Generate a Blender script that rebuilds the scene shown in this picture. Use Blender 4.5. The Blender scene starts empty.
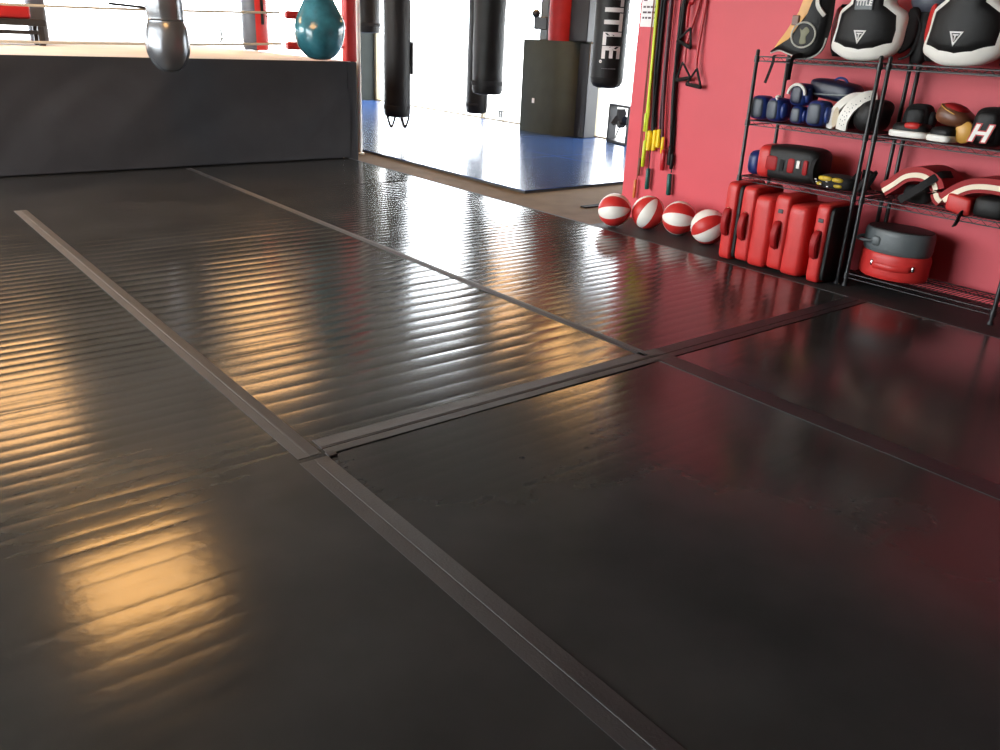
import bpy, bmesh, math, random
from mathutils import Vector, Matrix, noise
random.seed(7)
PI = math.pi
S = bpy.context.scene
C = S.collection

# ------------------------------------------------------------------ camera
FPX, YAW, PITCH, ROLL, HCAM = 845.66, .68668, .38418, .04779, 1.4
fw = Vector((math.sin(YAW)*math.cos(PITCH), math.cos(YAW)*math.cos(PITCH), -math.sin(PITCH)))
rt0 = Vector((math.cos(YAW), -math.sin(YAW), 0)); up0 = rt0.cross(fw)
rt = rt0*math.cos(ROLL) + up0*math.sin(ROLL); up = up0*math.cos(ROLL) - rt0*math.sin(ROLL)
cam = bpy.data.cameras.new('camera'); co = bpy.data.objects.new('camera', cam); C.objects.link(co)
m = Matrix((rt, up, -fw)).transposed().to_4x4(); m.translation = Vector((0, 0, HCAM)); co.matrix_world = m
cam.sensor_width = 36; cam.lens = FPX/1000*36; cam.clip_start = .02; cam.clip_end = 400
S.camera = co

# ------------------------------------------------------------------ world, light, exposure
WORLD = 16.0
LAMP = 17.0
w = bpy.data.worlds.new('world'); S.world = w; w.use_nodes = True
w.node_tree.nodes['Background'].inputs[0].default_value = (.93, .97, 1, 1)
w.node_tree.nodes['Background'].inputs[1].default_value = WORLD
S.view_settings.view_transform = 'Standard'; S.view_settings.look = 'None'
S.view_settings.gamma = 1; S.view_settings.use_curve_mapping = False
S.view_settings.exposure = 0.0
S.cycles.use_denoising = True
S.cycles.max_bounces = 8; S.cycles.diffuse_bounces = 4; S.cycles.glossy_bounces = 4
S.cycles.transparent_max_bounces = 8; S.cycles.sample_clamp_indirect = 12
S.cycles.caustics_reflective = False; S.cycles.caustics_refractive = False
def portal(loc, rot, sx, sy):
    l = bpy.data.lights.new('window_portal', 'AREA'); l.shape = 'RECTANGLE'; l.size = sx; l.size_y = sy
    l.cycles.is_portal = True
    o = bpy.data.objects.new('window_portal', l); C.objects.link(o); o.location = loc; o.rotation_euler = rot
portal((9.6, 10.5, 1.9), (0, PI/2, 0), 3.9, 11.2)      # storefront glass, east
portal((2.7, 16.26, .95), (-PI/2, 0, 0), 13.2, 2.1)      # storefront glass, north
portal((-4.24, 8.5, 1.9), (0, -PI/2, 0), 3.7, 11.0)      # storefront glass, west (left of the picture)

# ------------------------------------------------------------------ helpers
def lin(c):
    return tuple((v/255/12.92 if v/255 <= .04045 else ((v/255+.055)/1.055)**2.4) for v in c) + (1,)
MATS = {}
def mat(name, rgb, rough=.5, var=.12, vscale=6, bump=.0, bscale=60, metal=0, spec=.5, coat=0, trans=0, rvar=0, sheen=0):
    if name in MATS: return MATS[name]
    M = bpy.data.materials.new(name); M.use_nodes = True; nt = M.node_tree; N = nt.nodes; K = nt.links
    b = N['Principled BSDF']; tc = N.new('ShaderNodeTexCoord')
    n = N.new('ShaderNodeTexNoise'); n.inputs['Scale'].default_value = vscale; n.inputs['Detail'].default_value = 5
    K.new(tc.outputs['Object'], n.inputs['Vector'])
    r = N.new('ShaderNodeValToRGB'); c = lin(rgb)
    r.color_ramp.elements[0].position = .3; r.color_ramp.elements[1].position = .7
    r.color_ramp.elements[0].color = tuple(v*(1-var) for v in c[:3])+(1,)
    r.color_ramp.elements[1].color = tuple(min(1, v*(1+var)) for v in c[:3])+(1,)
    K.new(n.outputs['Fac'], r.inputs[0]); K.new(r.outputs[0], b.inputs['Base Color'])
    b.inputs['Roughness'].default_value = rough; b.inputs['Metallic'].default_value = metal
    b.inputs['Specular IOR Level'].default_value = spec; b.inputs['Coat Weight'].default_value = coat
    b.inputs['Coat Roughness'].default_value = .1
    b.inputs['Transmission Weight'].default_value = trans
    if rvar:
        mr = N.new('ShaderNodeMapRange'); mr.inputs[3].default_value = rough-rvar; mr.inputs[4].default_value = rough+rvar
        K.new(n.outputs['Fac'], mr.inputs[0]); K.new(mr.outputs[0], b.inputs['Roughness'])
    if bump:
        n2 = N.new('ShaderNodeTexNoise'); n2.inputs['Scale'].default_value = bscale; n2.inputs['Detail'].default_value = 4
        K.new(tc.outputs['Object'], n2.inputs['Vector'])
        bp = N.new('ShaderNodeBump'); bp.inputs['Strength'].default_value = bump; bp.inputs['Distance'].default_value = .01
        K.new(n2.outputs['Fac'], bp.inputs['Height']); K.new(bp.outputs[0], b.inputs['Normal'])
    MATS[name] = M; return M
def emis(name, rgb, s):
    M = bpy.data.materials.new(name); M.use_nodes = True; b = M.node_tree.nodes['Principled BSDF']
    b.inputs['Base Color'].default_value = (.8, .8, .8, 1)
    b.inputs['Emission Color'].default_value = lin(rgb); b.inputs['Emission Strength'].default_value = s
    return M
def glass_mat(name, tint):
    M = bpy.data.materials.new(name); M.use_nodes = True; nt = M.node_tree; N = nt.nodes
    N.remove(N['Principled BSDF'])
    t = N.new('ShaderNodeBsdfTransparent'); t.inputs[0].default_value = tint
    g = N.new('ShaderNodeBsdfGlossy'); g.inputs['Roughness'].default_value = .02
    mx = N.new('ShaderNodeMixShader'); mx.inputs[0].default_value = .05
    nt.links.new(t.outputs[0], mx.inputs[1]); nt.links.new(g.outputs[0], mx.inputs[2])
    nt.links.new(mx.outputs[0], N['Material Output'].inputs[0]); return M

def obj(name, bm, material, parent=None, smooth=True, loc=None):
    bmesh.ops.recalc_face_normals(bm, faces=bm.faces)
    me = bpy.data.meshes.new(name); bm.to_mesh(me); bm.free()
    if smooth:
        me.polygons.foreach_set('use_smooth', [True]*len(me.polygons))
        try: me.set_sharp_from_angle(angle=math.radians(40))
        except Exception: pass
    for mm in (material if isinstance(material, (list, tuple)) else [material]): me.materials.append(mm)
    o = bpy.data.objects.new(name, me); C.objects.link(o)
    if parent: o.parent = parent
    if loc: o.location = loc
    return o
def tag(o, label, cat, group=None):
    o['label'] = label; o['category'] = cat
    if group: o['group'] = group
    return o
def struct(o): o['kind'] = 'structure'; return o
def thing(name, label, cat, loc=(0, 0, 0), rot=(0, 0, 0), group=None):
    o = bpy.data.objects.new(name, None); C.objects.link(o); o.location = loc; o.rotation_euler = rot
    o.empty_display_size = .1
    return tag(o, label, cat, group)
def B(): return bmesh.new()
def box(bm, lo, hi, r=0, seg=2):
    c = [(a+b)/2 for a, b in zip(lo, hi)]; s = [b-a for a, b in zip(lo, hi)]
    g = bmesh.ops.create_cube(bm, size=1, matrix=Matrix.Translation(c) @ Matrix.Diagonal((*s, 1)))
    if r:
        es = list({e for v in g['verts'] for e in v.link_edges})
        bmesh.ops.bevel(bm, geom=es, offset=r, segments=seg, affect='EDGES', profile=.5)
    return bm
def obox(name, lo, hi, material, parent=None, r=0, seg=2): return obj(name, box(B(), lo, hi, r, seg), material, parent)
def sweep(bm, pts, prof, closed_prof=True, up_hint=None, caps=True):
    """sweep a closed 2D profile [(a,b)..] along a polyline"""
    pts = [Vector(p) for p in pts]; n = len(pts); rings = []
    prev = None
    for i, p in enumerate(pts):
        t = (pts[min(i+1, n-1)] - pts[max(i-1, 0)]).normalized()
        if prev is None:
            h = Vector(up_hint) if up_hint else (Vector((0, 0, 1)) if abs(t.z) < .9 else Vector((1, 0, 0)))
        else: h = prev
        a = (h - t*h.dot(t)).normalized(); prev = a; b = t.cross(a)
        pr = prof(i/(n-1)) if callable(prof) else prof
        rings.append([bm.verts.new(p + a*x + b*y) for x, y in pr])
    k = len(rings[0])
    for r0, r1 in zip(rings, rings[1:]):
        for j in range(k): bm.faces.new((r0[j], r0[(j+1) % k], r1[(j+1) % k], r1[j]))
    if caps: bm.faces.new(rings[0][::-1]); bm.faces.new(rings[-1])
    return bm
def circ(r, n=8, r2=None): return [(r*math.cos(2*PI*i/n), (r2 or r)*math.sin(2*PI*i/n)) for i in range(n)]
def tube(bm, pts, r, n=8): return sweep(bm, pts, circ(r, n))
def spline(pts, k=8):
    pts = [Vector(p) for p in pts]; out = []
    for i in range(len(pts)-1):
        p0, p1, p2, p3 = pts[max(i-1, 0)], pts[i], pts[i+1], pts[min(i+2, len(pts)-1)]
        for j in range(k):
            t = j/k
            out.append(.5*((2*p1) + (p2-p0)*t + (2*p0-5*p1+4*p2-p3)*t*t + (3*p1-p0-3*p2+p3)*t**3))
    out.append(pts[-1]); return out
def lathe(bm, prof, n=28, sx=1, sy=1, fn=None, c=(0, 0, 0), a0=0, a1=2*PI):
    full = abs(a1-a0-2*PI) < 1e-6; k = n if full else n+1; rings = []
    for r, z in prof:
        ring = []
        for i in range(k):
            a = a0+(a1-a0)*i/n; q = Vector((r*sx*math.cos(a), r*sy*math.sin(a), z))
            if fn: q = fn(q, a)
            ring.append(bm.verts.new(q+Vector(c)))
        rings.append(ring)
    for r0, r1 in zip(rings, rings[1:]):
        for j in range(n): bm.faces.new((r0[j], r0[(j+1) % k], r1[(j+1) % k], r1[j]))
    if full:
        bm.faces.new(rings[0][::-1]); bm.faces.new(rings[-1])
    return bm
def sq(bm, c, s, e1=.8, e2=.8, nu=20, nv=12, fn=None):
    """superellipsoid cushion"""
    def p(v, e): return math.copysign(abs(v)**e, v)
    rings = []
    for j in range(1, nv):
        b = -PI/2+PI*j/nv; ring = []
        for i in range(nu):
            a = 2*PI*i/nu
            q = Vector((s[0]*p(math.cos(b), e1)*p(math.cos(a), e2), s[1]*p(math.cos(b), e1)*p(math.sin(a), e2), s[2]*p(math.sin(b), e1)))
            if fn: q = fn(q)
            ring.append(bm.verts.new(q+Vector(c)))
        rings.append(ring)
    for r0, r1 in zip(rings, rings[1:]):
        for j in range(nu): bm.faces.new((r0[j], r0[(j+1) % nu], r1[(j+1) % nu], r1[j]))
    for sgn, ring in ((-1, rings[0]), (1, rings[-1])):
        q = Vector((0, 0, sgn*s[2])); q = fn(q) if fn else q
        v = bm.verts.new(q+Vector(c))
        for j in range(nu): bm.faces.new((ring[j], ring[(j+1) % nu], v))
    return bm
def pillow(bm, outline, tf, tb=.01, p=3.0, bend=0.0, w0=0, c=None):
    """padded plate standing up: outline in (u right, v up) as seen from the front (-X); puffs towards -X"""
    n = len(outline); cu, cv = c or (sum(a for a, b in outline)/n, sum(b for a, b in outline)/n)
    def L(u, v, wd): return Vector((-(wd+w0-bend*u*u), -u, v))
    rings = []
    for s, wd in ((1, -tb), (1, 0), (.985, tf*.3), (.95, tf*.62), (.88, tf*.84), (.7, tf*.96), (.4, tf)):
        rings.append([bm.verts.new(L(cu+(a-cu)*s, cv+(b-cv)*s, wd)) for a, b in outline])
    for r0, r1 in zip(rings, rings[1:]):
        for j in range(n): bm.faces.new((r0[j], r0[(j+1) % n], r1[(j+1) % n], r1[j]))
    ft = bm.verts.new(L(cu, cv, tf))
    for j in range(n): bm.faces.new((rings[-1][j], rings[-1][(j+1) % n], ft))
    # bent back: second set of rings so that the back follows the bend
    prev = rings[0]
    for s in (.7, .4):
        r = [bm.verts.new(L(cu+(a-cu)*s, cv+(b-cv)*s, -tb)) for a, b in outline]
        for j in range(n): bm.faces.new((prev[j], prev[(j+1) % n], r[(j+1) % n], r[j]))
        prev = r
    bk = bm.verts.new(L(cu, cv, -tb))
    for j in range(n): bm.faces.new((prev[j], prev[(j+1) % n], bk))
    return bm
def smooth_outline(pts, k=5):
    P = [Vector((a, b, 0)) for a, b in pts]; n = len(P); out = []
    for i in range(n):
        p0, p1, p2, p3 = P[i-1], P[i], P[(i+1) % n], P[(i+2) % n]
        for j in range(k):
            t = j/k; q = .5*((2*p1)+(p2-p0)*t+(2*p0-5*p1+4*p2-p3)*t*t+(3*p1-p0-3*p2+p3)*t**3); out.append((q.x, q.y))
    return out
def text_mesh(s, size, depth=.002, bold=0.0, fn=None):
    cu = bpy.data.curves.new('txt', 'FONT'); cu.body = s; cu.size = size; cu.align_x = 'CENTER'; cu.align_y = 'CENTER'
    cu.offset = bold; cu.extrude = depth; cu.resolution_u = 3
    t = bpy.data.objects.new('txt', cu); C.objects.link(t)
    dg = bpy.context.evaluated_depsgraph_get(); me = bpy.data.meshes.new_from_object(t.evaluated_get(dg))
    bm = bmesh.new(); bm.from_mesh(me)
    bpy.data.objects.remove(t); bpy.data.curves.remove(cu); bpy.data.meshes.remove(me)
    if fn:
        bmesh.ops.triangulate(bm, faces=bm.faces)
        bmesh.ops.subdivide_edges(bm, edges=[e for e in bm.edges if e.calc_length() > size*.3], cuts=2)
        for v in bm.verts: v.co = fn(v.co)
    return bm
def prism(bm, pts, x0, x1):
    """polygon in (y,z) extruded along x"""
    a = [bm.verts.new((x0, y, z)) for y, z in pts]; b = [bm.verts.new((x1, y, z)) for y, z in pts]; n = len(pts)
    bm.faces.new(a[::-1]); bm.faces.new(b)
    for j in range(n): bm.faces.new((a[j], a[(j+1) % n], b[(j+1) % n], b[j]))
    return bm

# ------------------------------------------------------------------ materials
M_MAT = mat('black_vinyl_mat', (52, 52, 52), .17, .3, 1.6, .035, 32, rvar=.05, spec=.45)
M_TAPE = mat('grey_mat_tape', (78, 76, 77), .6, .1, 8, .15, 120)
M_TAPED = mat('dark_mat_tape', (54, 53, 55), .58, .1, 8, .15, 120)
M_RUB = mat('black_rubber_floor', (34, 33, 34), .62, .15, 12, .2, 160)
M_TAN = mat('tan_concrete', (110, 92, 72), .85, .12, 4, .1, 40, spec=.15)
M_BLUE = mat('blue_mat', (44, 70, 116), .2, .12, 2, .05, 40)
M_BLUED = mat('blue_mat_edge', (70, 66, 62), .5)
M_RED = mat('red_wall_paint', (204, 72, 82), .55, .05, 2, .06, 90)
M_WALL = mat('pale_wall_paint', (168, 158, 146), .7, .06, 2, .06, 90)
M_CEIL = mat('ceiling_tile', (150, 142, 130), .9, .08, 3)
M_FRAME = mat('tan_window_frame', (150, 138, 112), .5, .06, 6)
M_GLASS = glass_mat('grey_tinted_glass', (.95, .96, .97, 1))
M_CLEAR = glass_mat('clear_window_glass', (.97, .98, .98, 1))
M_PAVE = mat('pale_pavement', (190, 188, 182), .9, .08, .6)
M_SKIRT = mat('black_ring_skirt', (45, 44, 47), .85, .12, 5, .15, 300)
M_CANVAS = mat('white_canvas', (225, 226, 232), .8, .05, 2)
M_ROPE = mat('cream_rope', (214, 200, 178), .6)
M_REDV = mat('red_vinyl', (194, 47, 44), .42, .06, 8, .08, 90, spec=.4)
M_REDD = mat('dark_red_vinyl', (152, 30, 32), .5, .08, 8, .08, 90, spec=.2)
M_BLK = mat('black_leather', (25, 24, 24), .5, .15, 8, .12, 120, spec=.25)
M_BLKM = mat('black_matte_fabric', (22, 21, 22), .85, .15, 20, .15, 250)
M_WIRE = mat('black_coated_wire', (24, 24, 26), .38, .1, 20)
M_WHT = mat('white_vinyl', (232, 228, 220), .42, .04, 8)
M_CREAM = mat('cream_vinyl', (238, 222, 196), .45, .05, 8)
M_CHROME = mat('chrome', (200, 200, 200), .22, .05, 8, metal=1)
M_SILV = mat('silver_vinyl', (120, 122, 126), .24, .14, 5, .05, 30, metal=.65)
M_NAVY = mat('navy_leather', (30, 52, 116), .4, .15, 8, .1, 120)
M_NAVYD = mat('dark_navy_leather', (22, 28, 52), .42, .15, 8, .1, 120)
M_SLATE = mat('slate_grey_leather', (70, 76, 88), .45, .12, 8, .1, 120)
M_GREY = mat('grey_vinyl', (84, 90, 92), .45, .1, 8, .08, 100)
M_GOLD = mat('gold_vinyl', (214, 160, 72), .42, .08, 10)
M_BROWN = mat('brown_leather', (108, 66, 44), .42, .14, 10, .1, 120)
M_ORANGE = mat('tan_orange_leather', (220, 160, 84), .45, .08, 10)
M_COL = mat('dark_olive_column_pad', (66, 68, 58), .7, .1, 4, spec=.2)
M_DARK = mat('near_black_metal', (26, 25, 28), .5, .1, 6)
M_LIME = mat('lime_cord', (200, 214, 40), .45)
M_YEL = mat('yellow_plastic', (240, 204, 20), .4)
M_GREEN = mat('dark_green_plastic', (16, 84, 76), .4)
M_REDT = mat('red_tubing', (178, 24, 34), .38)
M_WOOD = mat('orange_wood', (200, 112, 56), .5, .12, 30)
M_PAPER = mat('white_paper', (236, 232, 232), .8, .02)
M_INK = mat('print_ink', (90, 70, 76), .8)
M_PRINT = mat('white_print', (226, 222, 220), .6)
M_LAMP = emis('warm_lamp_diffuser', (255, 190, 112), LAMP)

# ------------------------------------------------------------------ room shell
FZ = -.03          # bare floor; mat tops are at z = 0
struct(obox('floor', (-4.2, -3.2, -.13), (9.6, 16.3, FZ), M_TAN))
struct(obox('ceiling', (-4.2, -3.2, 4.0), (9.6, 16.3, 4.12), M_CEIL))
struct(obox('wall_left', (-4.2, -3.2, FZ), (-4.0, 3.0, 4.0), M_WALL))
struct(obox('trim_4', (-4.2, 3.0, 3.78), (-4.0, 16.3, 4.0), M_FRAME))
struct(obox('trim_5', (-4.2, 14.0, FZ), (-4.0, 16.3, 3.78), M_WALL))
struct(obox('wall_back', (-4.0, -3.2, FZ), (9.6, -3.0, 4.0), M_WALL))
struct(obox('wall_red', (5.46, -3.0, FZ), (5.62, 5.11, 2.1), M_RED))
struct(obox('wall_red_top', (5.46, -3.0, 2.1), (5.62, 5.11, 4.0), mat('charcoal_paint', (58, 54, 56), .6, .06, 3)))
struct(obox('wall_right', (9.4, -3.0, FZ), (9.6, 5.0, 4.0), M_WALL))
struct(obox('trim_1', (9.4, 5.0, 3.78), (9.56, 16.0, 4.0), M_FRAME))
struct(obox('trim_2', (-4.0, 16.06, 3.78), (9.4, 16.22, 4.0), M_FRAME))
struct(obox('exterior_pavement', (-120, -120, -.4), (160, 200, -.16), M_PAVE))
# east storefront: windows between mullions
def window(idx, axis, a, b, wa=.06, wb=.06, x=9.46, glass=None, top=1.98):
    glass = glass or M_GLASS; top -= FZ
    r = bpy.data.objects.new(f'window_{idx}', None); C.objects.link(r); struct(r)
    if axis == 'y':
        r.location = (x, (a+b)/2, FZ); h = (b-a)/2
        obox('sill', (-.05, -h, 0), (.05, h, .045), M_FRAME, r)
        obox('mullion', (-min(.05, wa), -h, .045), (min(.05, wa), -h+wa, top), M_FRAME, r)
        obox('mullion', (-min(.05, wb), h-wb, .045), (min(.05, wb), h, top), M_FRAME, r)
        obox('pane', (-.006, -h+wa, .045), (.006, h-wb, top), glass, r)
    else:
        r.location = ((a+b)/2, 16.14, FZ); h = (b-a)/2
        obox('sill', (-h, -.05, 0), (h, .05, .07), M_FRAME, r)
        obox('mullion', (-h, -.05, .045), (-h+wa, .05, top), M_FRAME, r)
        obox('mullion', (h-wb, -.05, .045), (h, .05, top), M_FRAME, r)
        obox('pane', (-h+wa, -.006, .045), (h-wb, .006, top), glass, r)
    return r
for i, (a, b, wa, wb) in enumerate(((5.0, 7.2, .06, .06), (7.2, 9.6, .06, .06), (9.6, 11.78, .2, .008), (11.78, 12.35, .008, .03), (12.35, 15.05, .03, .05), (15.05, 16.06, .05, .14))):
    window(i+1, 'y', a, b, wa, wb, top=3.81 if i == 4 else 1.98)
for i, (a, b) in enumerate(((-4.0, -.4), (-.4, 3.2), (3.2, 6.95), (6.95, 9.12))):
    window(i+7, 'x', a, b, .03, .03 if i < 3 else .06)
for i, (a, b) in enumerate(((3.0, 5.75), (5.75, 8.5), (8.5, 11.25), (11.25, 14.0))): window(i+11, 'y', a, b, x=-4.1, glass=M_CLEAR, top=3.81)
struct(obox('trim_3', (9.12, 16.0, FZ), (9.42, 16.2, 4.0), mat('dark_pier_paint', (44, 48, 46), .7, spec=.2)))      # dark corner pier

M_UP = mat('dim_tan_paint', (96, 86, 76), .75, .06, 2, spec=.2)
struct(obox('wall_east_upper', (9.4, 5.0, 1.98), (9.56, 12.35, 3.78), M_UP))
struct(obox('wall_east_corner', (9.4, 15.05, 1.98), (9.56, 16.0, 3.78), M_UP))
struct(obox('wall_north_upper', (-4.0, 16.06, 1.98), (9.12, 16.22, 3.78), M_UP))
# ceiling lamps (their warm reflections lie on the mats)
def lamp(x, y, label):
    t = thing('ceiling_lamp', label, 'lamp', (x, y, 2.94), group='warm ceiling lamps')
    bm = B()
    for lo, hi in (((-.5, -.62, 0), (.5, -.56, .06)), ((-.5, .56, 0), (.5, .62, .06)), ((-.5, -.56, 0), (-.45, .56, .06)), ((.45, -.56, 0), (.5, .56, .06))): box(bm, lo, hi)
    obj('frame', bm, M_WHT, t); obox('top_plate', (-.5, -.62, .06), (.5, .62, .07), M_WHT, t)
    for y in (-.5, .5): obj('hanger_rod', tube(B(), [(0, y, .07), (0, y, 1.06)], .006, 6), M_CHROME, t)
    obox('diffuser', (-.45, -.56, .01), (.45, .56, .03), M_LAMP, t)
LAMPS = [(1.45, 6.3, 'warm ceiling lamp reflected as a square glow in the near left mat'),
         (1.4, 10.5, 'warm ceiling lamp in front of the boxing ring at far left'),
         (4.6, 10.9, 'warm ceiling lamp above the ring corner'),
         (8.2, 8.2, 'warm ceiling lamp near the fan by the windows'),
         (8.8, 11.0, 'warm ceiling lamp above the dark column by the windows')]
for a in LAMPS: lamp(*a)

# ------------------------------------------------------------------ floor mats
def mat_panel(x0, x1, y0, y1, amp, label, seed, lam=.078):
    bm = B(); nx = max(4, int((x1-x0)/.09)); ny = int((y1-y0)/.0085)
    def hgt(x, y):
        e = min(x-x0, x1-x, y-y0, y1-y); f = max(0, min(1, (e-.012)/.04))
        if f <= 0: return 0
        n1 = noise.noise(Vector((x*.35+seed, y*.35, 0))); n2 = noise.noise(Vector((x*.5, y*9+seed, 3)))
        ph = (y + .012*n1 + .05*noise.noise(Vector((x*.25, y*.12, seed))) + .018*x*.0)/lam
        s = abs(math.sin(PI*ph))
        far = max(0, min(1, (y-1.6)/2.2)); pr = s**(.24+.45*far)
        a = amp*(.45+.55*far)*max(.42, .55 + .9*(n1+.3)*.8 + .5*n2)
        dent = .0016*noise.noise(Vector((x*1.3, y*1.3, seed*2)))
        return f*(-max(0, a)*(1-pr)*1.25 + dent - .0012)
    vs = []
    for j in range(ny+1):
        y = y0+(y1-y0)*j/ny
        vs.append([bm.verts.new((x0+(x1-x0)*i/nx, y, hgt(x0+(x1-x0)*i/nx, y))) for i in range(nx+1)])
    for j in range(ny):
        for i in range(nx): bm.faces.new((vs[j][i], vs[j][i+1], vs[j+1][i+1], vs[j+1][i]))
    rim = [v for v in vs[0]]+[r[-1] for r in vs[1:]]+vs[-1][-2::-1]+[r[0] for r in vs[-2:0:-1]]
    low = [bm.verts.new((v.co.x, v.co.y, FZ)) for v in rim]; k = len(rim)
    for j in range(k): bm.faces.new((rim[j], rim[(j+1) % k], low[(j+1) % k], low[j]))
    bm.faces.new(low)
    return tag(obj('floor_mat', bm, M_MAT), label, 'mat', 'black vinyl floor mats')
XA, XB, XE, YC, YF = 1.16, 2.955, 4.80, 2.468, 7.25
mat_panel(-2.44, XA, -2.4, YF, .0018, 'long black vinyl floor mat along the left of the wide grey tape', 3, .085)
mat_panel(XA, XB, -2.4, YC, .0007, 'smooth black vinyl floor mat in the near middle foreground', 5)
mat_panel(XA, XB, YC, YF, .0022, 'rippled black vinyl floor mat in the middle catching bright window reflections', 8, .112)
mat_panel(XB, XE, -2.4, YC, .0006, 'dark black vinyl floor mat in front of the right wire shelf', 14)
mat_panel(XB, XE, YC, YF, .0016, 'rippled black vinyl floor mat in front of the striped balls', 21)
mat_panel(-2.44, XA, YF, 8.78, .0005, 'short black floor mat against the ring skirt at far left', 31)
mat_panel(XA, XB, YF, 8.78, .0005, 'short black floor mat against the middle of the ring skirt', 33)
mat_panel(XB, XE, YF, 8.78, .0008, 'short black floor mat below the ring corner beside the bare tan strip', 37)
def tape(lo, hi, lo2, hi2, label, m1=M_TAPE, m2=M_TAPED, bead=None):
    t = thing('seam_tape', label, 'tape', ((lo[0]+hi2[0])/2, (lo[1]+hi2[1])/2, 0), group='tape strips over the mat seams')
    cx, cy = t.location.x, t.location.y
    for n, a, b, z, mm in (('strip', lo, hi, .0016, m1), ('overlap_strip', lo2, hi2, .0022, m2)):
        obox(n, (a[0]-cx, a[1]-cy, 0), (b[0]-cx, b[1]-cy, z), mm, t)
    if bead:
        (a, b) = bead; obox('raised_edge', (a[0]-cx, a[1]-cy, 0), (b[0]-cx, b[1]-cy, .0035), m1, t, .001, 1)
    return t
tape((XA-.046, YC-.03), (XA+.006, YF-.05), (XA+.0, YC-.03), (XA+.042, YF-.05), 'wide grey tape down the left mat seam, far half', bead=((XA-.004, YC), (XA+.004, YF-.05)))
tape((XA-.055, -2.4), (XA+.008, YC-.06), (XA+.0, -2.4), (XA+.05, YC-.06), 'wide grey tape down the left mat seam, near half', M_TAPED, mat('darker_mat_tape', (50, 48, 50), .45, .1, 8, .15, 120), bead=((XA-.004, -2.4), (XA+.004, YC-.09)))
tape((XB-.03, YC+.03), (XB+.008, 8.7), (XB, YC+.03), (XB+.028, 8.7), 'narrow grey tape down the right mat seam, far half', M_TAPED, M_TAPE, bead=((XB-.003, YC+.03), (XB+.004, 8.7)))
M_TAPEK = mat('black_mat_tape', (36, 34, 38), .45, .1, 8, .15, 120)
tape((XB+.0, -2.4), (XB+.1, YC-.03), (XB-.012, -2.4), (XB+.0, YC-.03), 'black tape down the right mat seam, near half', M_TAPEK, M_TAPED)
tape((XA+.06, YC-.0), (XB+.1, YC+.075), (XA+.06, YC-.05), (XB+.1, YC-.006), 'double grey tape across the mats between the two long seams', bead=((XA+.06, YC+.008), (XB+.05, YC+.016)))
tape((XB+.1, YC), (XE, YC+.07), (XB+.1, YC-.05), (XE, YC-.006), 'dark tape across the mats running toward the kick shields', M_TAPEK, M_TAPEK)
tag(obox('torn_tape_flap', (XA+.05, YC-.075, .0), (XA+.085, YC-.04, .006), M_DARK, None, .002, 1), 'tiny torn dark hole in the tape where the seams meet', 'tape')
# rubber strip, tan strip slot, blue mats
tag(obox('rubber_strip', (XE+.024, -2.4, FZ), (5.455, 4.84, -.002), M_RUB), 'black rubber flooring strip under the balls and wire shelves', 'flooring')
tag(obox('edge_strip', (XE+.001, -2.4, FZ), (XE+.022, 8.78, .0015), M_TAPED), 'thin dark edging strip along the right edge of the mats', 'edging')
tag(obox('floor_slot_strip', (5.38, 5.46, FZ), (5.62, 5.53, FZ+.012), M_BLKM), 'thin black strip on the tan floor behind the first ball', 'strip')
def blue(x0, x1, y0, y1, label):
    t = thing('blue_mat', label, 'mat', ((x0+x1)/2, (y0+y1)/2, FZ), group='blue training mats')
    a, b = (x1-x0)/2, (y1-y0)/2
    obox('top_cover', (-a, -b, .022), (a, b, .03), M_BLUE, t); obox('foam_base', (-a+.004, -b+.004, 0), (a-.004, b-.004, .022), M_BLUED, t)
ys = (6.27, 8.05, 9.85, 11.65, 13.45, 15.9)
xs = (5.34, 7.33, 9.34)
nm = ('nearest', 'second', 'third', 'fourth', 'farthest')
for j in range(5):
    for i in range(2):
        blue(xs[i], xs[i+1]-.012, ys[j], ys[j+1]-.012, f'{nm[j]} blue training mat in the row ' + ('beside the bare tan strip' if i == 0 else 'along the bright windows'))

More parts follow.
